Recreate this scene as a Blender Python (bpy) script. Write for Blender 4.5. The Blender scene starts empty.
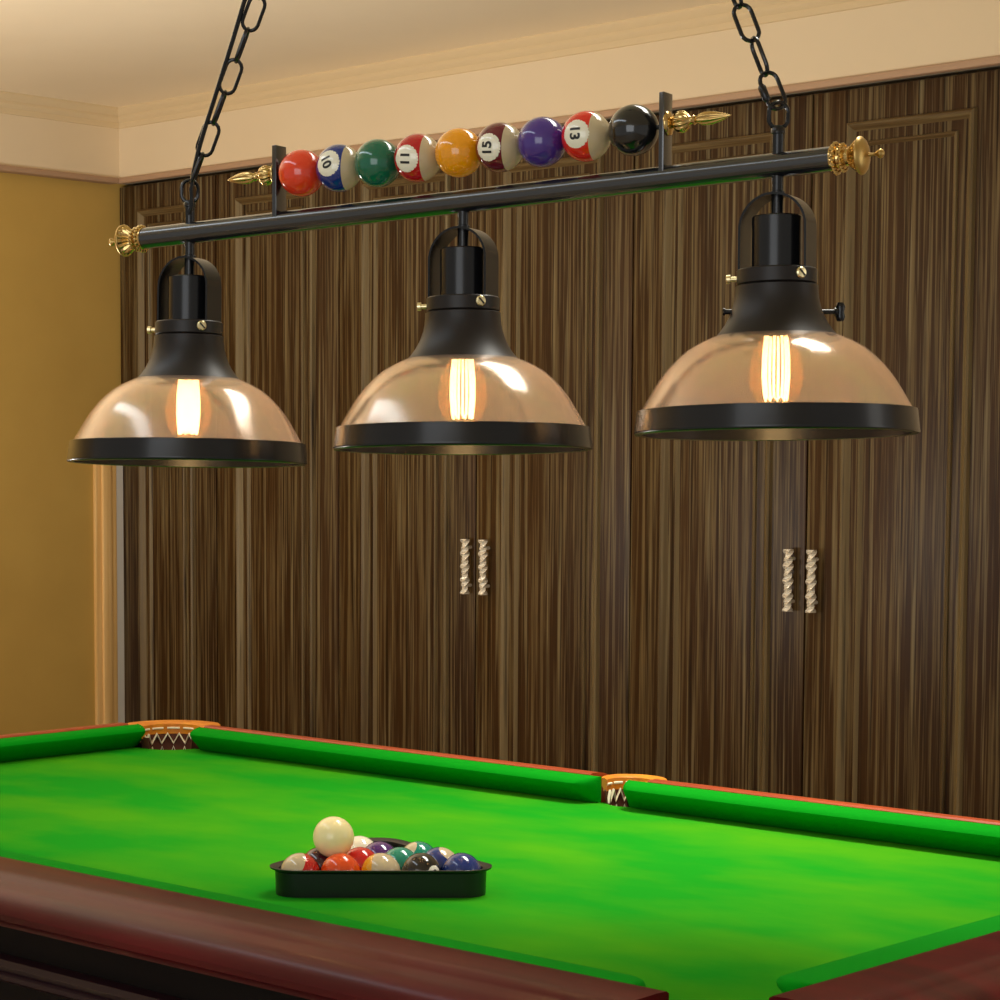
import bpy, bmesh, math, random
from math import sin, cos, pi, radians, sqrt
from mathutils import Vector, Matrix
V = Vector
random.seed(4)
S = bpy.context.scene
COL = S.collection

# ------------------------------------------------------------------ camera
F_PX, CX, CY, PITCH, EYE = 2270.0, 330.0, 643.0, radians(4.5), 1.36
YAW = math.atan2(.7087, .7056)
FH = V((-sin(YAW), cos(YAW), 0)); RT = V((FH.y, -FH.x, 0))
FW = FH*cos(PITCH) - V((0, 0, 1))*sin(PITCH); UP = RT.cross(FW)
cam = bpy.data.objects.new('camera', bpy.data.cameras.new('camera')); COL.objects.link(cam)
cam.data.sensor_width = 36; cam.data.lens = F_PX*36/1000
cam.data.shift_x = (500-CX)/1000; cam.data.shift_y = (CY-500)/1000
cam.location = (0, 0, EYE); cam.rotation_euler = (pi/2-PITCH, 0, YAW)
cam.data.clip_start = .05
S.camera = cam
S.view_settings.view_transform = 'Standard'; S.view_settings.look = 'None'
S.view_settings.gamma = 1; S.view_settings.use_curve_mapping = False
S.view_settings.exposure = 0.0

# ------------------------------------------------------------------ materials
def lin(c):
    return tuple((v/255/12.92 if v/255 <= .04045 else ((v/255+.055)/1.055)**2.4) for v in c) + (1,)
def newmat(name):
    m = bpy.data.materials.new(name); m.use_nodes = True
    nt = m.node_tree; nt.nodes.clear()
    out = nt.nodes.new('ShaderNodeOutputMaterial')
    return m, nt, out
def pmat(name, col, rough=.5, metal=0, spec=.5, noise=None, bump=0, coat=0, sheen=0):
    m, nt, out = newmat(name)
    b = nt.nodes.new('ShaderNodeBsdfPrincipled')
    b.inputs['Base Color'].default_value = col; b.inputs['Roughness'].default_value = rough
    b.inputs['Metallic'].default_value = metal; b.inputs['Specular IOR Level'].default_value = spec
    b.inputs['Coat Weight'].default_value = coat; b.inputs['Coat Roughness'].default_value = .08
    b.inputs['Sheen Weight'].default_value = sheen
    if noise:
        col2, scale, lo, hi = noise
        tc = nt.nodes.new('ShaderNodeTexCoord'); mp = nt.nodes.new('ShaderNodeMapping')
        mp.inputs['Scale'].default_value = scale if hasattr(scale, '__len__') else (scale,)*3
        n = nt.nodes.new('ShaderNodeTexNoise'); n.inputs['Scale'].default_value = 1; n.inputs['Detail'].default_value = 5
        r = nt.nodes.new('ShaderNodeValToRGB')
        r.color_ramp.elements[0].position = lo; r.color_ramp.elements[1].position = hi
        r.color_ramp.elements[0].color = col; r.color_ramp.elements[1].color = col2
        L = nt.links.new
        L(tc.outputs['Object'], mp.inputs['Vector']); L(mp.outputs[0], n.inputs['Vector'])
        L(n.outputs['Fac'], r.inputs[0]); L(r.outputs[0], b.inputs['Base Color'])
        if bump:
            bp = nt.nodes.new('ShaderNodeBump'); bp.inputs['Strength'].default_value = bump; bp.inputs['Distance'].default_value = .002
            L(n.outputs['Fac'], bp.inputs['Height']); L(bp.outputs[0], b.inputs['Normal'])
    nt.links.new(b.outputs[0], out.inputs[0])
    return m

M = {}
M['black'] = pmat('black_satin_metal', (.0060, .0064, .0078, 1), .25, 0, .38, coat=.05)
M['bar'] = pmat('blue_black_gloss_metal', (.0070, .0080, .0105, 1), .20, 0, 1.0, coat=.3)
M['bell'] = pmat('black_brown_metal', (.011, .008, .007, 1), .42, 0, .35)
M['brass'] = pmat('polished_brass', (.62, .43, .17, 1), .15, 1)
M['brassmat'] = pmat('satin_brass', (.52, .35, .12, 1), .36, 1)
M['steel'] = pmat('pale_handle_metal', (.98, .93, .82, 1), .25, .45)
M['screw'] = pmat('pale_brass_screw', (.9, .78, .45, 1), .3, 1)
M['wall'] = pmat('mustard_wall_paint', lin((198, 162, 82)), .8, noise=(lin((190, 154, 76)), 2.2, .35, .7))
M['cream'] = pmat('cream_ceiling_paint', lin((232, 212, 178)), .75, noise=(lin((228, 207, 172)), 1.6, .35, .7))
M['ceil'] = pmat('pale_cream_ceiling_paint', lin((246, 229, 198)), .75, noise=(lin((242, 224, 192)), 1.6, .35, .7))
M['cornice'] = pmat('ochre_cornice_paint', lin((222, 198, 156)), .7)
M['edge'] = pmat('taupe_edge_strip', lin((186, 152, 122)), .7)
M['casing'] = pmat('varnished_pine_casing', lin((246, 206, 140)), .4, noise=(lin((232, 186, 114)), (60, 60, 1.5), .35, .65))
M['greystrip'] = pmat('grey_painted_strip', lin((212, 208, 200)), .6)
M['floor'] = pmat('beige_floor', lin((186, 172, 150)), .5, noise=(lin((172, 158, 136)), 6, .3, .7))
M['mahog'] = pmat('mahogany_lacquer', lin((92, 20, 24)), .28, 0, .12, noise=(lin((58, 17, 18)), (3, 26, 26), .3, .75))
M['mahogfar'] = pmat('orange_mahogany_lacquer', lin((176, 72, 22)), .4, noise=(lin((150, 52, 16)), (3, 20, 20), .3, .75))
M['apron'] = pmat('near_black_apron', lin((10, 7, 7)), .55, 0, .1, noise=(lin((16, 10, 10)), (2, 20, 20), .3, .7))
M['purple'] = pmat('dark_plum_moulding', lin((38, 17, 24)), .35, 0, .3)
M['leather'] = pmat('tan_leather', lin((232, 146, 26)), .5, noise=(lin((206, 116, 16)), 40, .3, .7))
M['cord'] = pmat('white_net_cord', lin((250, 240, 205)), .7)
M['dark'] = pmat('dark_pocket_lining', lin((84, 38, 14)), .8)
M['cloth'] = pmat('green_baize', lin((20, 142, 22)), .92, 0, .05, noise=(lin((68, 151, 14)), (3.2, 5.5, 4), .38, .68))
M['cushion'] = pmat('green_cushion_cloth', lin((2, 142, 20)), .85, 0, .06)
M['tray'] = pmat('black_tray_plastic', (.006, .006, .006, 1), .35)
M['digit'] = pmat('black_print', (.01, .01, .01, 1), .4)
M['disc'] = pmat('ivory_number_disc', lin((240, 236, 214)), .15, coat=.4)
M['ivory'] = pmat('shaded_ivory_resin', lin((196, 178, 142)), .14, coat=.4)  # toned down: the shade on the striped balls' caps is in the colour
M['cue'] = pmat('cream_cue_ball_resin', lin((255, 238, 178)), .22, coat=.2)

def woodmat(name, horizontal=False, c0=(48, 28, 10), c1=(70, 46, 22)):
    m, nt, out = newmat(name)
    L = nt.links.new
    b = nt.nodes.new('ShaderNodeBsdfPrincipled'); b.inputs['Roughness'].default_value = .42
    b.inputs['Specular IOR Level'].default_value = .22
    tc = nt.nodes.new('ShaderNodeTexCoord')
    def streak(sx, sz, detail, lo, hi, c0, c1):
        mp = nt.nodes.new('ShaderNodeMapping'); mp.inputs['Scale'].default_value = (sz, 8, sx) if horizontal else (sx, 8, sz)
        n = nt.nodes.new('ShaderNodeTexNoise'); n.inputs['Scale'].default_value = 1; n.inputs['Detail'].default_value = detail
        n.inputs['Roughness'].default_value = .6
        r = nt.nodes.new('ShaderNodeValToRGB'); e = r.color_ramp.elements
        e[0].position = lo; e[1].position = hi; e[0].color = c0; e[1].color = c1
        L(tc.outputs['Object'], mp.inputs['Vector']); L(mp.outputs[0], n.inputs['Vector']); L(n.outputs['Fac'], r.inputs[0])
        return r, n
    base, n0 = streak(9, .35, 3, .3, .7, lin(c0), lin(c1))
    fine, n1 = streak(120, 1.5, 4, .47, .64, (0, 0, 0, 1), (1, 1, 1, 1))
    light, n2 = streak(60, .9, 3, .57, .69, (0, 0, 0, 1), (1, 1, 1, 1))
    dark, n3 = streak(95, 1.2, 3, .56, .70, (0, 0, 0, 1), (1, 1, 1, 1))
    def mix(a, bcol, fac, k):
        mm = nt.nodes.new('ShaderNodeMath'); mm.operation = 'MULTIPLY'; mm.inputs[1].default_value = k
        L(fac.outputs[0], mm.inputs[0])
        x = nt.nodes.new('ShaderNodeMix'); x.data_type = 'RGBA'
        L(mm.outputs[0], x.inputs[0]); L(a, x.inputs[6]); x.inputs[7].default_value = bcol
        return x.outputs[2]
    c = mix(base.outputs[0], lin((124, 106, 72)), fine, .72)
    c = mix(c, lin((28, 14, 4)), dark, .85)
    c = mix(c, lin((146, 132, 98)), light, .6)
    L(c, b.inputs['Base Color'])
    bp = nt.nodes.new('ShaderNodeBump'); bp.inputs['Strength'].default_value = .25; bp.inputs['Distance'].default_value = .002
    L(n1.outputs['Fac'], bp.inputs['Height']); L(bp.outputs[0], b.inputs['Normal'])
    L(b.outputs[0], out.inputs[0])
    return m
M['wood'] = woodmat('dark_streaked_cabinet_wood'); M['woodv'] = woodmat('highlit_moulding_wood', False, (94, 76, 48), (132, 114, 80)); M['woodh'] = woodmat('highlit_moulding_wood_crossways', True, (78, 58, 32), (104, 82, 50))  # moulding woods lightened: the highlight along the ridges is in the colour

def glassmat(name, tint, milk, w_tr, w_milk, rough, ior=1.5):
    """tinted see-through glass with a milky amber lustre and a mirror sheen"""
    m, nt, out = newmat(name); L = nt.links.new
    tr = nt.nodes.new('ShaderNodeBsdfTransparent'); tr.inputs[0].default_value = tint
    tl = nt.nodes.new('ShaderNodeBsdfTranslucent'); tl.inputs[0].default_value = milk
    df = nt.nodes.new('ShaderNodeBsdfDiffuse'); df.inputs[0].default_value = milk
    gl = nt.nodes.new('ShaderNodeBsdfGlossy'); gl.inputs['Roughness'].default_value = rough; gl.inputs[0].default_value = (1, .9, .8, 1)
    a = nt.nodes.new('ShaderNodeMixShader'); a.inputs[0].default_value = .5
    L(tl.outputs[0], a.inputs[1]); L(df.outputs[0], a.inputs[2])
    b = nt.nodes.new('ShaderNodeMixShader'); b.inputs[0].default_value = w_milk
    L(tr.outputs[0], b.inputs[1]); L(a.outputs[0], b.inputs[2])
    fr = nt.nodes.new('ShaderNodeLayerWeight'); fr.inputs[0].default_value = ior
    ad = nt.nodes.new('ShaderNodeMath'); ad.operation = 'MULTIPLY_ADD'; ad.inputs[1].default_value = .42; ad.inputs[2].default_value = .015
    L(fr.outputs['Facing'], ad.inputs[0])
    c = nt.nodes.new('ShaderNodeMixShader')
    L(ad.outputs[0], c.inputs[0]); L(b.outputs[0], c.inputs[1]); L(gl.outputs[0], c.inputs[2])
    L(c.outputs[0], out.inputs[0])
    return m
M['dome'] = glassmat('champagne_glass', (.93, .85, .79, 1), lin((226, 198, 182)), .5, .29, .16, .35)
M['bulb'] = glassmat('amber_bulb_glass', (1, .88, .72, 1), (1, .52, .22, 1), .8, .12, .03, .3)
def emit(name, col, s):
    m, nt, out = newmat(name)
    e = nt.nodes.new('ShaderNodeEmission'); e.inputs[0].default_value = col; e.inputs[1].default_value = s
    nt.links.new(e.outputs[0], out.inputs[0]); m.cycles.emission_sampling = 'NONE'
    return m
M['filament'] = emit('glowing_filament', (1, .74, .36, 1), 15)

# ------------------------------------------------------------------ mesh builder
class MB:
    def __init__(s): s.v = []; s.f = []; s.mi = []
    def add(s, vs, fs, mi=0):
        o = len(s.v); s.v += [V(p) for p in vs]; s.f += [[i+o for i in f] for f in fs]; s.mi += [mi]*len(fs); return s
    def box(s, a, b, mi=0, mat=None):
        x0, y0, z0 = a; x1, y1, z1 = b
        vs = [V((x, y, z)) for x in (x0, x1) for y in (y0, y1) for z in (z0, z1)]
        if mat: vs = [mat @ p for p in vs]
        return s.add(vs, [(0, 1, 3, 2), (4, 6, 7, 5), (0, 4, 5, 1), (2, 3, 7, 6), (0, 2, 6, 4), (1, 5, 7, 3)], mi)
    def tube(s, pts, r, n=10, closed=False, mi=0, cap=True, up=None):
        pts = [V(p) for p in pts]; N = len(pts); rs = r if hasattr(r, '__len__') else [r]*N
        prev = None; rings = []
        for i, p in enumerate(pts):
            if closed: t = pts[(i+1) % N]-pts[i-1]
            else: t = pts[min(i+1, N-1)]-pts[max(i-1, 0)]
            t.normalize()
            if prev is None:
                a = up or (V((0, 0, 1)) if abs(t.z) < .9 else V((1, 0, 0)))
                u = (a-t*a.dot(t)).normalized()
            else: u = (prev-t*prev.dot(t)).normalized()
            prev = u; w = t.cross(u)
            rings.append([p+(u*cos(2*pi*k/n)+w*sin(2*pi*k/n))*rs[i] for k in range(n)])
        vs = [q for rg in rings for q in rg]; fs = []
        for i in range(N if closed else N-1):
            j = (i+1) % N
            for k in range(n):
                fs.append((i*n+k, i*n+(k+1) % n, j*n+(k+1) % n, j*n+k))
        if not closed and cap:
            fs.append(tuple(reversed(range(n)))); fs.append(tuple((N-1)*n+k for k in range(n)))
        return s.add(vs, fs, mi)
    def lathe(s, prof, org=(0, 0, 0), ax=(0, 0, 1), n=48, mi=0, flute=None, closed=False):
        """prof: (r, h) along ax from org; flute=(count, depth, h0, h1)"""
        ax = V(ax).normalized(); org = V(org)
        a = V((0, 0, 1)) if abs(ax.z) < .9 else V((1, 0, 0))
        u = (a-ax*a.dot(ax)).normalized(); w = ax.cross(u)
        vs = []
        for r, h in prof:
            for k in range(n):
                t = 2*pi*k/n; rr = max(r, 1e-5)
                if flute and flute[2] <= h <= flute[3]: rr *= 1-flute[1]*(.5+.5*cos(flute[0]*t))
                vs.append(org+ax*h+(u*cos(t)+w*sin(t))*rr)
        fs = []; P = len(prof)
        for i in range(P if closed else P-1):
            j = (i+1) % P
            for k in range(n): fs.append((i*n+k, i*n+(k+1) % n, j*n+(k+1) % n, j*n+k))
        if not closed:
            fs.append(tuple(reversed(range(n)))); fs.append(tuple((P-1)*n+k for k in range(n)))
        return s.add(vs, fs, mi)
    def sphere(s, c, r, n=16, mi=0, sc=(1, 1, 1)):
        c = V(c); rows = n//2
        prof = [(sin(pi*i/rows)*r, -cos(pi*i/rows)*r) for i in range(rows+1)]
        return s.lathe(prof, c, (0, 0, 1), n, mi)
    def extrude(s, prof, fn0, fn1, mi=0):
        """closed 2-D profile mapped by fn0/fn1 to its two end sections"""
        n = len(prof); vs = [fn0(p) for p in prof]+[fn1(p) for p in prof]
        fs = [(i, (i+1) % n, n+(i+1) % n, n+i) for i in range(n)]
        fs += [tuple(reversed(range(n))), tuple(range(n, 2*n))]
        return s.add(vs, fs, mi)
    def sections(s, secs, mi=0):
        n = len(secs[0]); vs = [p for sec in secs for p in sec]; fs = []
        for i in range(len(secs)-1):
            for k in range(n): fs.append((i*n+k, i*n+(k+1) % n, (i+1)*n+(k+1) % n, (i+1)*n+k))
        fs += [tuple(reversed(range(n))), tuple((len(secs)-1)*n+k for k in range(n))]
        return s.add(vs, fs, mi)

ROOTPOS = {}
def build(name, mb, mats, parent=None, smooth=True, bevel=0, angle=40, origin=None):
    """link ONE mesh object; vertices are given in world space"""
    if not isinstance(mats, (list, tuple)): mats = [mats]
    off = V(origin) if origin is not None else (ROOTPOS[parent.name] if parent else V((0, 0, 0)))
    me = bpy.data.meshes.new(name)
    me.from_pydata([tuple(p-off) for p in mb.v], [], mb.f)
    for m in mats: me.materials.append(m)
    me.polygons.foreach_set('material_index', mb.mi)
    bm = bmesh.new(); bm.from_mesh(me)
    bmesh.ops.remove_doubles(bm, verts=bm.verts, dist=1e-6)
    bmesh.ops.dissolve_degenerate(bm, edges=bm.edges, dist=1e-7)
    bmesh.ops.recalc_face_normals(bm, faces=bm.faces)
    if bevel:
        es = [e for e in bm.edges if len(e.link_faces) == 2 and e.calc_face_angle(0) > radians(50)]
        bmesh.ops.bevel(bm, geom=es, offset=bevel, segments=2, profile=.5, affect='EDGES')
    if smooth:
        for f in bm.faces: f.smooth = True
        for e in bm.edges:
            if len(e.link_faces) == 2 and e.calc_face_angle(0) > radians(angle): e.smooth = False
    bm.to_mesh(me); bm.free()
    o = bpy.data.objects.new(name, me); COL.objects.link(o)
    if origin is not None and parent is None: o.location = off
    ROOTPOS[o.name] = off
    if parent: o.parent = parent
    return o
def tag(o, label=None, cat=None, group=None, kind=None):
    for k, v in (('label', label), ('category', cat), ('group', group), ('kind', kind)):
        if v: o[k] = v
    return o
def empty(name, loc):
    o = bpy.data.objects.new(name, None); COL.objects.link(o); o.location = loc
    o.empty_display_size = .1; ROOTPOS[o.name] = V(loc); return o
def structure(name, mb, mat, label, cat, **k):
    return tag(build(name, mb, mat, **k), label, cat, kind='structure')

# ------------------------------------------------------------------ room shell
WX, WY, SOF, CEIL = -7.25, 6.0, 2.50, 2.79
structure('floor', MB().box((-7.6, -1.5, -.1), (2.0, 6.7, 0)), M['floor'], 'beige floor under the table and cabinets', 'floor', smooth=False)
structure('wall_left', MB().box((WX-.12, -1.5, 0), (WX, 6.7, CEIL)), M['wall'], 'plain mustard wall at left of the cabinets', 'wall', smooth=False)
structure('wall_back', MB().box((WX, 6.62, 0), (2.0, 6.74, CEIL)), M['cream'], 'wall behind the fitted cabinets', 'wall', smooth=False)
structure('ceiling', MB().box((WX-.12, -1.5, CEIL), (2.0, 6.74, CEIL+.1)), M['ceil'], 'plain cream ceiling above the lamp', 'ceiling', smooth=False)
sb = MB().box((WX, WY-.03, SOF), (2.0, 6.62, CEIL))
structure('wall_back_soffit', sb, M['cream'], 'cream bulkhead above the dark cabinets', 'wall', smooth=False)
sl = MB().box((WX, -1.5, SOF), (WX+.045, WY-.03, CEIL))
structure('wall_left_soffit', sl, M['cream'], 'cream bulkhead above the mustard wall', 'wall', smooth=False)
# cornice: two stepped mouldings mitred round the corner
corn = [(0, 2.712), (.006, 2.714), (.008, 2.722), (.008, 2.734), (.018, 2.742), (.022, 2.750), (.022, 2.760), (.034, 2.770), (.040, CEIL-.008), (.040, CEIL), (0, CEIL)]
a, b = MB(), MB()
y0, x0 = WY-.03, WX+.045
a.extrude(corn, lambda p: V((x0+p[0], y0-p[0], p[1])), lambda p: V((2.0, y0-p[0], p[1])))
b.extrude(corn, lambda p: V((x0+p[0], -1.5, p[1])), lambda p: V((x0+p[0], y0-p[0], p[1])))
structure('trim_1', a, M['cornice'], 'ochre stepped cornice above the cabinets', 'cornice', angle=25)
structure('trim_2', b, M['cornice'], 'ochre stepped cornice above the mustard wall', 'cornice', angle=25)
structure('trim_3', MB().box((x0, y0-.012, SOF-.007), (2.0, y0+.02, SOF+.015)), M['edge'], 'taupe edge strip along the bottom of the bulkhead over the cabinets', 'trim', bevel=.004)
structure('trim_4', MB().box((WX, -1.5, SOF-.007), (x0+.012, y0-.012, SOF+.015)), M['edge'], 'taupe edge strip along the bottom of the bulkhead over the mustard wall', 'trim', bevel=.004)
cs = MB()
for (ya, yb, d) in ((5.855, 5.885, .018), (5.885, 5.93, .030), (5.93, 5.962, .022)):
    cs.box((WX, ya, 0), (WX+d, yb, 1.55))
structure('trim_5', cs, M['casing'], 'golden wooden casing standing against the mustard wall', 'trim', bevel=.003)
structure('trim_6', MB().box((WX, 5.962, 0), (WX+.02, 5.998, 1.55)), M['greystrip'], 'grey strip between the wooden casing and the cabinets', 'trim', smooth=False)

# ------------------------------------------------------------------ fitted cabinets
CT = SOF-.010
def frame_ridge(mb, x0, x1, z0, z1, y, w, h):
    """mitred picture-frame moulding standing h proud of y"""
    prof = [(0, 0), (w*.12, h*.75), (w*.32, h), (w*.55, h*.8), (w*.75, h*.35), (w, 0)]
    n = len(prof); vs = []; fs = []
    for (x, z, sx, sz) in ((x0, z0, 1, 1), (x1, z0, -1, 1), (x1, z1, -1, -1), (x0, z1, 1, -1)):
        vs += [V((x+sx*d, y-t+.0004, z+sz*d)) for d, t in prof]
    o = len(mb.v); mb.v += vs
    for i in range(4):
        for k in range(n):
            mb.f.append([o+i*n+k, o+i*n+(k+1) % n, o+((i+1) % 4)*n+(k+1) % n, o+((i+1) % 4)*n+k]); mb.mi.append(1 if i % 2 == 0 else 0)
def handle_mesh(x, y):
    mb = MB(); z0, z1, n = .905, 1.098, 33; secs = []
    for i in range(n):
        t = i/(n-1); a = t*pi*4.2; r = .0172*(.62+.38*abs(cos(t*pi*4.0)))
        secs.append([V((x+r*cos(a+k*pi/2+.4), y-.032+r*sin(a+k*pi/2+.4), z0+t*(z1-z0))) for k in range(4)])
    mb.sections(secs)
    for z in (z0+.03, z1-.03): mb.tube([(x, y-.03, z), (x, y, z)], .006, 8)
    return mb
def cabinet(x0, xs, x1, handles, label, hs=0):
    root = empty('wall_cabinet', ((x0+x1)/2, WY+.3, 0)); tag(root, label, 'cabinet', 'fitted cabinets along the back wall')
    c = MB()
    c.box((x0, WY+.024, 0), (x0+.02, 6.6, CT)); c.box((x1-.02, WY+.024, 0), (x1, 6.6, CT))
    c.box((x0, WY+.024, CT-.02), (x1, 6.6, CT)); c.box((x0, WY+.024, 0), (x1, 6.6, .08)); c.box((x0, 6.58, 0), (x1, 6.6, CT))
    build('carcass', c, M['wood'], root, smooth=False)
    for (a, b, hx) in ((x0, xs, xs-.042+hs), (xs, x1, xs+.042+hs)):
        d = MB().box((a+.0025, WY, .09), (b-.0025, WY+.022, CT-.006))
        dr = build('door', d, M['wood'], root, bevel=.003)
        m = MB(); ia, ib = a+.125, b-.125
        frame_ridge(m, ia, ib, .24, 2.385, WY, .030, .018)
        frame_ridge(m, ia+.058, ib-.058, .30, 2.325, WY, .016, .010)
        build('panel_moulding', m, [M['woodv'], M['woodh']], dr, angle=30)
        if handles: tag(build('handle', handle_mesh(hx, WY), M['steel'], dr, angle=20), 'pale twisted metal pull')
cabinet(-7.245, -6.66, -5.98, False, 'dark streaked wood cabinet in the corner by the mustard wall, without handles')
cabinet(-5.98, -5.30, -4.62, True, 'dark streaked wood cabinet whose twisted handles show below the middle lampshade', .02)
cabinet(-4.62, -3.94, -3.26, True, 'dark streaked wood cabinet whose twisted handles show below the right-hand lampshade')

# ------------------------------------------------------------------ pool table
BED = .80
NL, NF, NN, NR = -3.415, 2.91, 1.835, -1.30      # cushion noses
WLi, WFi, WNi, WRi = -3.46, 2.955, 1.777, -1.235   # wood inner edges
TC = V(((NL+NR)/2, (NF+NN)/2, 0))
tbl = empty('pool_table', TC)
tag(tbl, 'green-baize pool table with mahogany rails and leather pockets', 'pool table')
def arc(c, r, a0, a1, n):
    return [V((c[0]+r*cos(a0+(a1-a0)*i/n), c[1]+r*sin(a0+(a1-a0)*i/n), 0)) for i in range(n+1)]
PK = {  # pocket centre, radius, opening direction
 'fl': (V((-3.405, 2.945, 0)), .058, radians(-45)), 'fm': (V((-2.290, 2.980, 0)), .038, radians(-90)),
 'fr': (V((-1.25, 2.945, 0)), .058, radians(-135)), 'nl': (V((-3.445, 1.79, 0)), .058, radians(45)),
 'nm': (V((-2.52, 1.755, 0)), .046, radians(90)), 'nr': (V((-1.215, 1.745, 0)), .058, radians(135))}
# bed: polygon with round notches at the pockets
def notch(k, a0, a1):
    c, r, _ = PK[k]; return arc(c, r*.98, a0, a1, 10)
xl, xr, yn, yf = WLi-.0, WRi, WNi, WFi
loop = []
P_ = lambda x, y: [V((x, y, 0))]
loop += notch('nl', radians(100), radians(-10))+P_(-3.37, WNi)+P_(-2.575, WNi)+notch('nm', radians(152), radians(28))+P_(-2.465, WNi)+P_(-1.29, WNi)
loop += notch('nr', radians(190), radians(80))+P_(WRi, 1.83)+P_(WRi, 2.86)+notch('fr', radians(-80), radians(-190))+P_(-1.32, WFi)+P_(-2.24, WFi)
loop += notch('fm', radians(-28), radians(-152))+P_(-2.34, WFi)+P_(-3.335, WFi)+notch('fl', radians(10), radians(-100))+P_(WLi, 2.885)+P_(WLi, 1.86)
bd = MB(); n = len(loop)
vs = [V((p.x, p.y, BED)) for p in loop]+[V((p.x, p.y, BED-.03)) for p in loop]
bd.add(vs, [tuple(range(n)), tuple(reversed(range(n, 2*n)))]+[(i, (i+1) % n, n+(i+1) % n, n+i) for i in range(n)])
build('bed_cloth', bd, M['cloth'], tbl, smooth=False)
# cushions
def cushion(along, s0, s1, edge, nose, e0=.036, e1=.036):
    """along 'x'/'y'; runs s0..s1 at the nose; wood edge -> nose coordinate"""
    w = abs(nose-edge); sg = 1 if nose > edge else -1
    prof = [(0, BED+.001), (0, .8435), (w*.35, .8445), (w*.62, .8435), (w*.82, .8415), (w*.94, .8385), (w, .8345), (w*.975, .830), (w*.80, .821), (w*.25, BED+.001)]
    secs = []
    N = 7
    ss = [(s0-e0*cos(pi/2*i/N), sin(pi/2*i/N)) for i in range(N+1)]+[(s1+e1*sin(pi/2*i/N), cos(pi/2*i/N)) for i in range(N+1)]
    for s_, k in ss:
        k = max(k, .04)
        sec = []
        for d, z in prof:
            q = edge+sg*d*k
            sec.append(V((s_, q, z)) if along == 'x' else V((q, s_, z)))
        secs.append(sec)
    m = MB().sections(secs)
    return build('cushion', m, M['cushion'], tbl, angle=35)
cushion('x', -3.305, -2.360, WFi, NF, .024, .03); cushion('x', -2.235, -1.385, WFi, NF)
cushion('y', 1.92, 2.880, WLi, NL, .036, .022); cushion('y', 1.945, 2.82, WRi, NR)
cushion('x', -3.31, -2.585, WNi, NN); cushion('x', -2.455, -1.40, WNi, NN)
# wooden rails
near = [(0, .79), (0, 0.8445), (.004, 0.8470), (.020, 0.8475), (.058, 0.8465), (.072, 0.8450), (.079, 0.8415), (.084, 0.8395), (.100, 0.8375), (.116, 0.8315), (.127, 0.8225), (.132, 0.8125), (.130, 0.8045), (.122, 0.7995), (.118, 0.7935), (.06, .79)]
far = [(0, .79), (0, 0.8445), (.003, 0.8470), (.022, 0.8470), (.035, 0.8445), (.055, 0.8375), (.075, 0.8275), (.09, 0.8135), (.095, 0.8035), (.09, 0.7935), (.06, .79)]
def rail(along, s0, s1, edge, out, prof, mat):
    fn = lambda s_: (lambda p: V((s_, edge+out*p[0], p[1])) if along == 'x' else V((edge+out*p[0], s_, p[1])))
    m = MB().extrude(prof, fn(s0), fn(s1)); return build('rail', m, mat, tbl, angle=30)
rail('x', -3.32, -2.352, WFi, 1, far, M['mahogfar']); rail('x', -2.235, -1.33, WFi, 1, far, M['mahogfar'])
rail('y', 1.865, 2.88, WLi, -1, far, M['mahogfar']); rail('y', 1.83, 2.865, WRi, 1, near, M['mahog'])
rail('x', -3.36, -2.575, WNi, -1, near, M['mahog']); rail('x', -2.465, -1.315, WNi, -1, near, M['mahog'])
# pockets
def pocket(key, span, lip, tail=.0):
    c, r, od = PK[key]
    m = MB(); a0, a1 = od+pi-span, od+pi+span; n = 28
    prof = [(0, .019), (.0, .0385), (.003, .0405), (lip*.5, .0420), (lip*.92, .0415), (lip, .039), (lip, .028), (.006, .024), (.006, .019)]
    secs = []
    for i in range(n+1):
        t = i/n; a = a0+(a1-a0)*t; k = min(1, .35+2.6*min(t, 1-t))
        cap = lambda d: d*k if d > .006 else d
        secs.append([V((c.x+(r+cap(d))*cos(a), c.y+(r+cap(d))*sin(a), BED+z)) for d, z in prof])
    m.sections(secs)
    pk = tag(build('pocket', m, M['leather'], tbl, angle=35), 'tan leather pocket with white netting')
    # stitching and netting
    st = MB(); k = 7
    for i in range(k):
        b0 = a0+(a1-a0)*(i+.12)/k; b1 = a0+(a1-a0)*(i+.88)/k
        st.tube([(c.x+(r-.0008)*cos(b0+(b1-b0)*j/5), c.y+(r-.0008)*sin(b0+(b1-b0)*j/5), BED+.0305) for j in range(6)], .0021, 6)
    build('stitching', st, M['cord'], pk)
    ln = MB(); secs = []
    for i in range(n+1):
        a = a0-.3+(a1-a0+.6)*i/n; 
        secs.append([V((c.x+q*cos(a), c.y+q*sin(a), z)) for q, z in ((r+.001, BED+.022), (r+.004, BED+.022), (r-.012, BED-.10), (r-.016, BED-.10))])
    ln.sections(secs); ln.lathe([(r-.014, -.10), (r-.02, -.13), (.004, -.14)], (c.x, c.y, BED), n=24)
    build('pocket_lining', ln, M['dark'], pk)
    nt = MB(); pts = []; zz = 20
    for i in range(zz+1):
        a = a0-.15+(a1-a0+.3)*i/zz; pts.append(V((c.x+(r-.002-(i % 2)*.003)*cos(a), c.y+(r-.002-(i % 2)*.003)*sin(a), BED+(.020 if i % 2 else .000))))
    nt.tube(pts, .0026, 6)
    for lev in range(3):
        p2 = []
        for i in range(zz+1):
            a = a0-.15+(a1-a0+.3)*i/zz; rr = r-.005-.004*lev; p2.append(V((c.x+rr*cos(a), c.y+rr*sin(a), BED-.006-.03*lev-(0 if i % 2 == lev % 2 else .03))))
        nt.tube(p2, .0016, 5)
    build('net', nt, M['cord'], pk)
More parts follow.
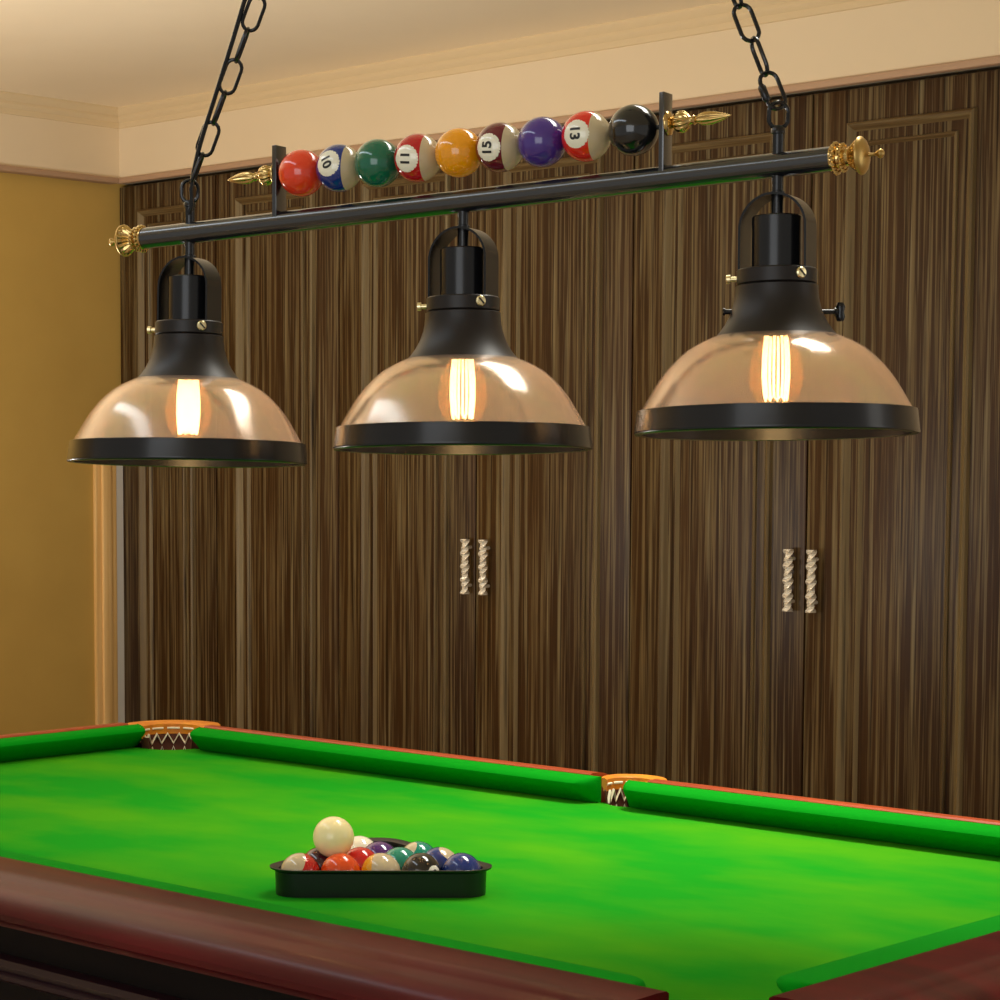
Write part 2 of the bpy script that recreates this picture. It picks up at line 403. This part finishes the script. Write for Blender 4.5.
pocket('fl', radians(118), .05); pocket('fr', radians(118), .05); pocket('fm', radians(122), .024)
pocket('nl', radians(118), .05); pocket('nr', radians(84), .05); pocket('nm', radians(98), .036)
# body under the rails
ap = MB().box((WLi-.04, WNi-.085, .60), (WRi+.04, WNi-.065, .80)).box((WLi-.04, WFi+.05, .60), (WRi+.04, WFi+.07, .80))
ap.box((WLi-.06, WNi-.085, .60), (WLi-.04, WFi+.07, .80)).box((WRi+.065, WNi-.085, .60), (WRi+.085, WFi+.07, .80))
ap.box((WLi-.04, WNi-.065, .60), (WRi+.065, WFi+.05, .64))
build('apron', ap, M['apron'], tbl, smooth=False)
mo = MB(); pr = [(0, 0), (.006, .002), (.012, .007), (.012, .012), (.008, .016), (.014, .020), (.018, .026), (.014, .033), (.004, .036), (0, .036)]
mo.extrude(pr, lambda p: V((WLi-.06, WNi-.085-p[0], .712+p[1])), lambda p: V((WRi+.085, WNi-.085-p[0], .712+p[1])))
build('apron_moulding', mo, M['purple'], tbl, angle=25)
rg = MB(); rc = V((-2.115, WNi-.094, .700))
rg.tube([rc+V((.013*cos(2*pi*i/24), -.004, .016*sin(2*pi*i/24))) for i in range(24)], .0025, 8, closed=True)
rg.tube([rc+V((0, .0, .016)), rc+V((0, .012, .016))], .004, 8)
tag(build('ring_pull', rg, M['screw'], tbl), 'small pale metal ring')
for lx in (-3.30, -1.38):
    for ly in (1.85, 2.86):
        l = MB().lathe([(.055, 0), (.06, .02), (.05, .05), (.045, .10), (.06, .30), (.075, .48), (.08, .55), (.09, .56), (.09, .61)], (lx, ly, 0), n=28)
        build('leg', l, M['mahog'], tbl, angle=30)

# ------------------------------------------------------------------ balls
BALLMATS = {}
def ballmat(rgb):
    k = tuple(rgb)
    if k not in BALLMATS: BALLMATS[k] = pmat('ball_resin_%d' % len(BALLMATS), lin(rgb), .13, 0, .5, coat=.5)
    return BALLMATS[k]
def camdir(x, y, c=None):
    """unit vector with given right / up components, the rest towards the viewer"""
    z = sqrt(max(0, 1-x*x-y*y)); f = FH if c is None else (V(c)-V((0, 0, EYE))).normalized()
    rt = V((f.y, -f.x, 0)).normalized(); return (rt*x+rt.cross(f)*y-f*z).normalized()
def text_mesh(txt):
    cu = bpy.data.curves.new('numeral', 'FONT'); cu.body = txt; cu.align_x = 'CENTER'; cu.align_y = 'CENTER'; cu.offset = .035; cu.resolution_u = 4
    t = bpy.data.objects.new('numeral', cu); COL.objects.link(t)
    me = bpy.data.meshes.new_from_object(t.evaluated_get(bpy.context.evaluated_depsgraph_get()))
    bpy.data.objects.remove(t); bpy.data.curves.remove(cu)
    bm = bmesh.new(); bm.from_mesh(me); bpy.data.meshes.remove(me)
    bmesh.ops.triangulate(bm, faces=bm.faces); bmesh.ops.subdivide_edges(bm, edges=bm.edges, cuts=3, use_grid_fill=True)
    bm.verts.index_update()
    vs = [v.co.copy() for v in bm.verts]; fs = [[v.index for v in f.verts] for f in bm.faces]; bm.free()
    xs = [v.x for v in vs]; ys = [v.y for v in vs]; mx, my = (min(xs)+max(xs))/2, (min(ys)+max(ys))/2; h = max(ys)-min(ys)
    return [V(((v.x-mx)/h, (v.y-my)/h, 0)) for v in vs], fs
def ball(name, c, r, rgb, stripe=None, num=None, parent=None, rough=None, mat=None):
    """stripe=(axis, thr_hi, thr_lo): ivory caps beyond the thresholds; num=(dir, text, up, disc radius, text height)"""
    c = V(c); n = 48
    mats = [mat or ballmat(rgb), M['ivory']]
    ax = V((0, 0, 1)) if not stripe else V(stripe[0]).normalized()
    hi, lo = (2, -2) if not stripe else stripe[1:]
    ths = [pi*i/24 for i in range(25)]
    for q in (hi, lo):
        if abs(q) < 1: ths.append(math.acos(q))
    ths.sort()
    a = V((0, 0, 1)) if abs(ax.z) < .9 else V((1, 0, 0)); u = (a-ax*a.dot(ax)).normalized(); w = ax.cross(u)
    mb = MB(); vs = [c+(ax*cos(t)+(u*cos(2*pi*k/n)+w*sin(2*pi*k/n))*sin(t))*r for t in ths for k in range(n)]
    fa, fb = [], []
    for i in range(len(ths)-1):
        mid = cos((ths[i]+ths[i+1])/2); dst = fb if (mid > hi or mid < lo) else fa
        for k in range(n): dst.append((i*n+k, i*n+(k+1) % n, (i+1)*n+(k+1) % n, (i+1)*n+k))
    nv = len(vs); mb.v = vs; mb.f = fa+fb; mb.mi = [0]*len(fa)+[1]*len(fb)
    o = build(name, mb, mats, parent, angle=180) if parent else build(name, mb, mats, None, angle=180, origin=c)
    if num:
        d, txt, upv, dr, th = num; d = V(d).normalized(); upv = (V(upv)-d*V(upv).dot(d)).normalized(); sd = upv.cross(d)
        m = MB(); R1 = r*1.006; rows = 6; a1 = math.asin(dr)
        vs = [c+d*R1]; fs = []; kk = 36
        for i in range(1, rows+1):
            t = a1*i/rows
            for k in range(kk): vs.append(c+(d*cos(t)+(sd*cos(2*pi*k/kk)+upv*sin(2*pi*k/kk))*sin(t))*(R1 if i < rows else r*.998))
        for k in range(kk): fs.append((0, 1+k, 1+(k+1) % kk))
        for i in range(rows-1):
            for k in range(kk): fs.append((1+i*kk+k, 1+i*kk+(k+1) % kk, 1+(i+1)*kk+(k+1) % kk, 1+(i+1)*kk+k))
        m.add(vs, fs)
        if txt:
            tv, tf = text_mesh(txt)
            m.add([c+(d+(sd*p.x+upv*p.y)*th).normalized()*r*1.016 for p in tv], tf, 1)
        me_o = build('number_disc', m, [M['disc'], M['digit']], o if parent is None else o, angle=60)
    return o

# ------------------------------------------------------------------ pendant lamp
def atd(x, y, z): return V((0, 0, EYE))+(FW+RT*((x-CX)/F_PX)+UP*((CY-y)/F_PX))*z
Z1, Z3 = 3.1424, 2.6871
P1, P3 = V((-2.388, 2.104, 1.679)), V((-1.556, 2.297, 1.713))
AX = (P3-P1); BL = AX.length; AX.normalize()
HN = V((AX.y, -AX.x, 0)).normalized()        # level, square to the bar, towards the viewer
BU = HN.cross(AX)*-1
if BU.z < 0: BU = -BU
P2 = P1+AX*.431
bar_t = lambda t: P1+AX*t
lamp = empty('billiard_lamp', (P1+P3)/2+V((0, 0, -.32)))
tag(lamp, 'black three-light billiard pendant hung on chains, with a row of pool balls on its bar', 'pendant lamp')
b = MB().tube([bar_t(-.081+i*(1.006/12)) for i in range(13)], .0147, 32)
build('bar', b, M['bar'], lamp)
def bar_finial(t0, sgn, K=.86):
    sc = lambda pr: [(r_, h_*K) for r_, h_ in pr]
    o = bar_t(t0); ax = AX*sgn; m = MB()
    m.lathe(sc([(.0, -.004), (.0155, -.004), (.0165, .001), (.0165, .003), (.012, .005), (.011, .009), (.0145, .011), (.0145, .013), (.0105, .016), (.0105, .021)]), o, ax, 32)
    for ring, (h, rr, sr) in enumerate(((.002, .0165, .0034), (.012, .0148, .0028))):
        a = V((0, 0, 1)); u = (a-ax*a.dot(ax)).normalized(); w = ax.cross(u)
        for k in range(18):
            m.sphere(o+ax*h*K+(u*cos(2*pi*k/18)+w*sin(2*pi*k/18))*rr, sr, 8)
    f = build('finial', m, M['brass'], lamp)
    m = MB().lathe(sc([(.0098, .018), (.0105, .020), (.0135, .024), (.0175, .029), (.0205, .033), (.0218, .0355)]), o, ax, 96, flute=(16, .22, .019*K, .0345*K))
    build('fluted_cup', m, M['brass'], f, angle=60)
    m = MB().lathe(sc([(.0215, .0345), (.0225, .036), (.0222, .038), (.0190, .0415), (.0135, .0445), (.007, .0465), (.0022, .0475), (.0018, .056), (.0024, .058), (.0046, .0605), (.0056, .0635), (.0046, .0665), (.002, .0685), (.0, .069)]), o, ax, 40)
    build('end_cap', m, M['brassmat'], f)
bar_finial(.925, 1); bar_finial(-.081, -1)

# rack of balls on the bar
RH = .0625; RR = .0312
def post(t):
    m = MB(); ctr = bar_t(t)
    mat = Matrix((AX.to_4d(), HN.to_4d(), V((0, 0, 1)).to_4d(), (0, 0, 0, 1))).transposed()
    for i in range(3): mat[3][i] = 0
    mat.translation = ctr
    m.box((-.0034, -.0128, .004), (.0034, .0128, .102), mat=mat)
    build('rack_post', m, M['bar'], lamp, bevel=.0008)
TA, TB = .148, .7105
post(TA); post(TB)
rd = MB().tube([bar_t(TA)+V((0, 0, RH)), bar_t(TB)+V((0, 0, RH))], .003, 10); build('rack_rod', rd, M['black'], lamp)
def rack_finial(t, sgn):
    o = bar_t(t)+V((0, 0, RH+.003)); ax = AX*sgn
    m = MB().lathe([(0, .003), (.0145, .003), (.0152, .0045), (.0140, .0065), (.0085, .0085), (.006, .0105)], o, ax, 32)
    m.lathe([(.006, .010), (.0095, .0125), (.0128, .0165), (.0138, .021), (.0128, .0255), (.0095, .0295), (.0055, .032), (.0045, .035), (.0062, .0375), (.0045, .040)], o, ax, 64, flute=(14, .14, .0112, .031))
    f = build('rack_finial', m, M['brass'], lamp, angle=60)
    m = MB().lathe([(.003, .039), (.0052, .042), (.0076, .047), (.0084, .053), (.0080, .060), (.0064, .068), (.0040, .076), (.0016, .082), (.0002, .085)], o, ax, 64, flute=(8, .2, .041, .080))
    build('leaf_tip', m, M['brass'], f, angle=60)
rack_finial(TB, 1); rack_finial(TA, -1)
CC = V((1, 0, 0))
dn = V((0, 0, -1)); zup = V((0, 0, 1))
rackballs = [
 (.184, (226, 62, 28), None, None, 'plain orange-red ball at the left end of the row'),
 (.2435, (10, 44, 120), True, ((-.55, .24), '10', RT*.95+zup*.25, .56), 'blue and ivory ball numbered 10'),
 (.303, (6, 100, 72), None, None, 'plain green ball'),
 (.3635, (184, 12, 26), True, ((-.55, -.02), '11', RT, .56), 'crimson and ivory ball numbered 11'),
 (.4245, (238, 156, 12), None, None, 'plain yellow ball'),
 (.4835, (100, 14, 34), True, ((-.54, .02), '15', -RT, .56), 'maroon and ivory ball numbered 15'),
 (.5435, (68, 42, 130), None, None, 'plain violet ball'),
 (.6045, (214, 40, 24), True, ((-.46, .12), '13', RT, .56), 'vermilion and ivory ball numbered 13'),
 (.6685, (18, 19, 22), None, None, 'plain black ball at the right end of the row')]
for t, rgb, st, num, lab in rackballs:
    c = bar_t(t)+V((0, 0, RH))
    o = ball('rack_ball', c, RR, rgb, (camdir(.95, 0, c), .36, -2) if st else None,
             (camdir(*num[0], c), num[1], num[2], num[3], .46) if num else None, lamp)
    o['label'] = lab

# three pendants
def pendant(P, bot, thumb=False):
    d = (bot-P).normalized()                       # down the pendant
    d = (V((0, 0, -1))+RT*(d.dot(RT)/-d.z)-FH*math.tan(radians(1.9))).normalized()
    z = -d
    side = (AX-z*AX.dot(z)).normalized(); frt = side.cross(z)
    if frt.dot(FH) > 0: frt = -frt
    at = lambda h: P+z*h
    m = MB().lathe([(.0072, .0), (.0072, -.030), (.0088, -.031), (.0088, -.034), (.0072, -.035), (.0072, -.064)], P, z, 20)
    build('stem', m, M['black'], lamp)
    # arched strap
    m = MB(); Ry = .0410; hw = .0175; n = 28; secs = []
    path = [(-Ry, -.137), (-Ry, -.110), (-Ry, -.085)]
    for i in range(1, n): 
        a = pi-pi*i/n; path.append((Ry*cos(a), -.0755+.041*sin(a)))
    path += [(Ry, -.085), (Ry, -.110), (Ry, -.137)]
    for i, (x, h) in enumerate(path):
        q = path[min(i+1, len(path)-1)]; o = path[max(i-1, 0)]; tx, tz = q[0]-o[0], q[1]-o[1]; l = math.hypot(tx, tz)
        nx, nz = -tz/l, tx/l
        secs.append([at(h+nz*e)+side*(x+nx*e)+frt*f for e, f in ((-.0014, -hw), (.0014, -hw), (.0014, hw), (-.0014, hw))])
    m.sections(secs); build('yoke', m, M['black'], lamp, angle=40)
    m = MB().lathe([(.0, -.0600), (.0280, -.0600), (.0295, -.0615), (.0295, -.126), (.0, -.126)], P, z, 40)
    build('socket_cup', m, M['black'], lamp)
    m = MB().lathe([(.030, -.1225), (.0455, -.1225), (.0470, -.1240), (.0470, -.1395), (.0455, -.141), (.030, -.141)], P, z, 56, closed=True)
    col = build('collar', m, M['bell'], lamp)
    sdir = (RT*.42-FH*.907); sdir = (sdir-z*sdir.dot(z)).normalized()
    m = MB().lathe([(.0, .0455), (.0068, .0455), (.0068, .0485), (.0055, .050), (.0, .0505)], at(-.131), sdir, 20)
    u2 = sdir.cross(z).normalized(); sl = u2*.7+z*.7; sn = sdir.cross(sl).normalized()
    m2 = MB(); cc = at(-.131)+sdir*.0504
    sc = build('screw', m, M['screw'], col)
    m2.add([cc+sl*a*.0052+sn*b_*.0009+sdir*c_*.0006 for a in (-1, 1) for b_ in (-1, 1) for c_ in (-1, 1)], [(0, 1, 3, 2), (4, 6, 7, 5), (0, 4, 5, 1), (2, 3, 7, 6), (0, 2, 6, 4), (1, 5, 7, 3)])
    m3 = MB(); so = (-RT*.97+FH*.2); so = (so-z*so.dot(z)).normalized()
    m3.lathe([(.0, .044), (.003, .044), (.003, .054), (.0052, .0545), (.0052, .059), (.0, .060)], at(-.133), so, 14)
    build('screw', m3, M['screw'], col)
    v = build('screw_slot', m2, M['digit'], col, smooth=False)
    # bell-shaped metal top of the shade (double walled)
    out = [(.0440, -.1405), (.0482, -.1425), (.0486, -.150), (.0495, -.158), (.0516, -.167), (.0552, -.1775), (.0604, -.1875), (.0668, -.1965), (.0725, -.2030), (.0756, -.2062)]
    inn = [(r-.0022, h-.0008) for r, h in reversed(out)]
    m = MB().lathe(out+inn, P, z, 64, closed=True)
    sh = build('shade_top', m, M['bell'], lamp, angle=50)
    dome = [(.0715, -.2010), (.080, -.2045), (.0925, -.2105), (.105, -.2180), (.1165, -.2280), (.1265, -.2385), (.1355, -.2500), (.1435, -.2625), (.1510, -.2755), (.1570, -.2860), (.1610, -.2935)]
    fine = []
    for i in range(len(dome)-1):
        fine += [dome[i], ((dome[i][0]+dome[i+1][0])/2, (dome[i][1]+dome[i+1][1])/2)]
    fine.append(dome[-1])
    innd = [(r-.0016, h-.0016) for r, h in reversed(dome)]
    m = MB().lathe(dome+innd, P, z, 80, closed=True)
    tag(build('glass_dome', m, M['dome'], lamp, angle=60), 'champagne-tinted glass dome')
    rim = [(.1622, -.2890), (.1640, -.2895), (.1668, -.3140), (.1672, -.3165), (.1660, -.3180), (.1600, -.3185), (.1575, -.3175), (.1580, -.3150), (.1600, -.2950), (.1605, -.2895)]
    m = MB().lathe(rim, P, z, 96, closed=True)
    build('shade_rim', m, M['black'], lamp, angle=50)
    # bulb
    m = MB().lathe([(.0, -.126), (.0200, -.126), (.0200, -.160), (.0175, -.162), (.0175, -.190), (.014, -.193), (.0, -.194)], P, z, 28)
    build('bulb_socket', m, M['bell'], lamp)
    bo = [(.0135, -.190), (.0145, -.197), (.019, -.206), (.0265, -.220), (.0310, -.235), (.0322, -.248), (.0305, -.262), (.0255, -.274), (.0170, -.2825), (.008, -.2865), (.0005, -.2875)]
    m = MB().lathe(bo, P, z, 40)
    bl = tag(build('bulb', m, M['bulb'], lamp, angle=60), 'glowing amber filament bulb')
    fl = MB(); K = 9
    for k in range(K):
        a = 2*pi*k/K; e = side*cos(a)+frt*sin(a); a2 = a+pi/K; e2 = side*cos(a2)+frt*sin(a2)
        fl.tube([at(-.199)+e*.0125, at(-.224)+e*.0150, at(-.250)+e*.0155, at(-.272)+e*.0135, at(-.277)+e2*.0128, at(-.272)+e2*.0133, at(-.250)+e2*.0150, at(-.224)+e2*.0147, at(-.203)+e2*.0125], .0015, 6)
    build('filament', fl, M['filament'], bl)
    if thumb:
        for s_ in (1, -1):
            dd = (RT*.97*s_+FH*(.1)); dd = (dd-z*dd.dot(z)).normalized()
            m = MB().lathe([(0, .046), (.003, .046), (.003, .070), (.005, .0705), (.0055, .074), (0, .0745)], at(-.172), dd, 14) if s_ > 0 else MB().lathe([(0, .048), (.003, .048), (.003, .060), (.0045, .0605), (.0045, .063), (0, .0635)], at(-.172), dd, 14)
            if s_ > 0:
                w = dd.cross(z).normalized()
                pts = [at(-.172)+dd*.078+z*q for q in (-.011, -.006, 0, .006, .011)]
                m.tube(pts, [.004, .0062, .0045, .0062, .004], 10)
            build('thumb_screw', m, M['black'], sh)
    li = bpy.data.lights.new('bulb_light', 'POINT'); li.energy = BULB_W; li.color = (1, .66, .36); li.shadow_soft_size = .02
    lo = bpy.data.objects.new('bulb_light', li); COL.objects.link(lo); lo.location = at(-.245)-ROOTPOS[lamp.name]; lo.parent = lamp
BULB_W = .2
pendant(P1, atd(187, 461, Z1)); pendant(P2, atd(463, 449, (Z1+Z3)/2)); pendant(P3, atd(778, 434, Z3), True)

# chains up to the ceiling
def link_mesh(m, c, d, w, L, W, r, barrel=False):
    """stadium link: centre c, long axis d, plane vector w"""
    pts = []; R = W/2-r; H = L/2-r-R
    for i in range(9): a = pi*i/8; pts.append(c+d*(H+R*sin(a))+w*R*cos(a))
    for i in range(9): a = pi+pi*i/8; pts.append(c+d*(-H+R*sin(a))+w*R*cos(a))
    m.tube(pts, r, 8, closed=True)
    if barrel: m.tube([c-w*R-d*.011, c-w*R-d*.008, c-w*R+d*.008, c-w*R+d*.011], [.0028, .0050, .0050, .0028], 8)
def chain(Pb, base_h, top_px, z_top, cord, wob):
    s0 = Pb+V((0, 0, base_h))
    m = MB().lathe([(.0072, 0), (.0072, base_h-.010), (.0085, base_h-.009), (.0085, base_h-.003), (.006, base_h)], Pb, (0, 0, 1), 20)
    sp = build('chain_stem', m, M['black'], lamp)
    for k in (-1, 1): pass
    n_ = AX.cross(V((0, 0, 1))).normalized()
    dr = FW+RT*((top_px[0]-CX)/F_PX)+UP*((CY-top_px[1])/F_PX)
    q = V((0, 0, EYE))+dr*((Pb-V((0, 0, EYE))).dot(n_)/dr.dot(n_))
    ring = s0+V((0, 0, .012))
    m = MB(); up_ = (q-ring).normalized(); W0 = (RT-up_*RT.dot(up_)).normalized()
    link_mesh(m, ring, V((0, 0, 1)), RT, .036, .028, .0027)
    build('hanging_ring', m, M['black'], sp)
    m = MB(); d = (q-(ring+V((0, 0, .012)))).normalized()
    w1 = (RT-d*RT.dot(d)).normalized(); w2 = d.cross(w1).normalized()
    p = ring+V((0, 0, .011))+(RT*.003 if cord else V((0, 0, 0))); L, W, r = .052, .027, .0026; i = 0; c = p+d*(L/2-.006)
    while c.z < CEIL-.03:
        ang = wob+(0 if i % 2 == 0 else pi/2)*1.0
        if cord: ang += pi/2-.25
        w = w1*cos(ang)+w2*sin(ang)
        link_mesh(m, c, d, w, L, W, r, barrel=(i == 0 and not cord)); i += 1
        c = c+d*(L-2*r-.0022)
    build('chain', m, M['black'], lamp)
    top = c
    m = MB().lathe([(0, 0), (.045, 0), (.045, .006), (.03, .016), (.008, .024), (0, .026)], V((top.x, top.y, CEIL)), (0, 0, -1), 32)
    m.tube([V((top.x, top.y, CEIL-.02)), V((top.x, top.y, min(top.z, CEIL-.02)-.01))], .003, 8)
    build('ceiling_rose', m, M['black'], lamp)
    if cord:
        m = MB(); pts = [s0+V((0, 0, -.03))-RT*.004]
        for px, py in ((192, 205), (191, 190), (193.5, 172), (198, 152), (205, 128), (214, 100), (224, 68), (234, 36), (244, 2)):
            dq = FW+RT*((px-CX)/F_PX)+UP*((CY-py)/F_PX); o_ = V((0, 0, EYE))
            pts.append(o_+dq*((Pb-HN*-.006-o_).dot(n_)/dq.dot(n_)))
        pts += [pts[-1].lerp(top-d*.03, k/5) for k in range(1, 6)]
        m.tube(pts, .0032, 8); build('power_cord', m, M['black'], lamp)
    return top
chain(P1, .045, (256, 0), 2.8, True, .12); chain(P3, .046, (738, 0), 2.8, False, .1)

# ------------------------------------------------------------------ tray with balls on the table
r = .0262; sp = 2*r+.0004
front = V((-2.008, 2.093, BED))           # middle of the tray's front wall at the cloth
bo = front+FH*(r+.010)                    # middle of the front row
def tri_loop(off, z):
    """rounded triangle around the rack, off outside of the ball envelope"""
    s3 = sqrt(3); cs_ = [(-2*sp, 0), (2*sp, 0), (0, 2*sp*s3)]; R = r+off; pts = []
    for (cx_, cy_), a0 in zip(cs_, (150, -90, 30)):
        for i in range(9):
            a = radians(a0+120*i/8); pts.append((cx_+R*cos(a), cy_+R*sin(a)))
    return [V((bo.x, bo.y, 0))+RT*x+FH*y+V((0, 0, z)) for x, y in pts]
secs = [tri_loop(.0015, BED+.0005), tri_loop(.0015, BED+.0325), tri_loop(.002, BED+.0345), tri_loop(.012, BED+.0375), tri_loop(.014, BED+.0370), tri_loop(.013, BED+.0345), tri_loop(.0065, BED+.0315), tri_loop(.0055, BED+.0005)]
m = MB(); n = len(secs[0]); k = len(secs)
m.add([p for s_ in secs for p in s_], [(i*n+j, i*n+(j+1) % n, ((i+1) % k)*n+(j+1) % n, ((i+1) % k)*n+j) for i in range(k) for j in range(n)])
cen = V((bo.x, bo.y, BED))+FH*(sp*2*sqrt(3)/3)
tag(build('ball_rack', m, M['tray'], None, angle=35, origin=cen), 'black triangular rack tray holding the pool balls on the green cloth', 'ball rack')
G = 'pool balls in the triangle rack'
W_, RED, ORG, YEL, BLK, BLU, TEA, PUR, MAR = (236, 226, 200), (190, 20, 22), (222, 74, 16), (232, 160, 20), (22, 20, 16), (18, 44, 110), (4, 128, 104), (74, 34, 104), (64, 12, 30)
row_y = sqrt(3)*r*1.004
def cd(x, y): return camdir(x, y)
spec = [  # row, column, colour, stripe axis, number, label
 (0, 0, RED, (cd(-.75, .55), .42, -2), None, 'red and ivory striped ball in the left front corner of the rack'),
 (0, 1, ORG, None, None, 'orange ball in the front row of the rack, below the cue ball'),
 (0, 2, YEL, (cd(.93, .15), -.12, -2), None, 'yellow and ivory striped ball in the middle of the front row'),
 (0, 3, BLK, None, (cd(.66, .10), '8', zup, .40, .42), 'black ball in the front row with an ivory disc on its right side'),
 (0, 4, BLU, None, (cd(-.60, -.16), '2', zup, .38, .42), 'navy ball in the right front corner of the rack'),
 (1, 0, MAR, None, None, 'dark maroon ball behind the red and ivory ball at the left'),
 (1, 1, RED, None, None, 'red ball in the second row beside the cue ball'),
 (1, 2, TEA, None, None, 'teal ball in the second row, behind the yellow and ivory ball'),
 (1, 3, BLU, (cd(.55, .80), .80, -2), None, 'navy and ivory striped ball behind the black ball'),
 (2, 0, W_, None, None, 'ivory ball in the third row, directly behind the cue ball'),
 (2, 1, PUR, None, None, 'purple ball in the third row behind the red ball'),
 (2, 2, TEA, (cd(-.7, .65), .78, -2), None, 'teal and ivory striped ball in the third row'),
 (3, 0, W_, None, None, 'ivory ball in the fourth row, farthest back, peeking out behind the cue ball')]
for rr_, cc_, rgb, st, num, lab in spec:
    x = (cc_-(4-rr_)/2)*sp; y = rr_*row_y
    c = V((bo.x, bo.y, BED+r+.0012))+RT*x+FH*y
    o = ball('pool_ball', c, r, rgb, st, num)
    tag(o, lab, 'pool ball', G)
c = V((bo.x, bo.y, 0))+RT*(-1.17*sp)+FH*(row_y*.62)+V((0, 0, BED+r+sp*.83))
o = ball('cue_ball', c, r*1.04, W_, mat=M['cue'])
tag(o, 'cream cue ball resting on top of the racked balls', 'cue ball')

# ------------------------------------------------------------------ light
w = bpy.data.worlds.new('room_air'); S.world = w; w.use_nodes = True
bg = w.node_tree.nodes['Background']; bg.inputs[0].default_value = (1, .94, .84, 1); bg.inputs[1].default_value = .4
def area(name, loc, target, sx, sy, e, col, spread=180):
    l = bpy.data.lights.new(name, 'AREA'); l.shape = 'RECTANGLE'; l.size = sx; l.size_y = sy; l.energy = e; l.color = col; l.spread = radians(spread)
    o = bpy.data.objects.new(name, l); COL.objects.link(o); o.location = loc
    o.rotation_euler = (V(target)-V(loc)).to_track_quat('-Z', 'Y').to_euler(); return o
area('assumed_window', (-.1, -2.2, 2.2), (-2.4, 2.2, 1.6), 2.9, 3.2, 64, (.92, .96, 1))  # assumed window, inferred from the ball highlights; only a bare area light
area('side_fill', (1.7, 4.2, 1.6), (-4.5, 5.0, 1.4), 1.2, 1.9, 12, (1, .96, .90))  # added fill from the right to catch the door mouldings, no real window
area('cloth_fill', (-1.95, 3.0, 2.77), (-2.0, 2.75, .8), 1.2, .5, 16, (1, .97, .88), 78)  # added unseen fill over the table to brighten the far cloth, no fixture
area('streak_fill', (-2.9, 1.2, 2.76), (-2.8, 1.4, 0), 2.4, .22, 9, (.72, .86, 1))  # added cool strip to streak the bar and near rail, no panel exists
area('ceiling_fill', (-5.2, 2.2, .7), (-5.3, 2.6, 2.7), .9, .9, 106, (1, .96, .90))  # added unseen fill aimed upward to brighten the ceiling, not a room lamp
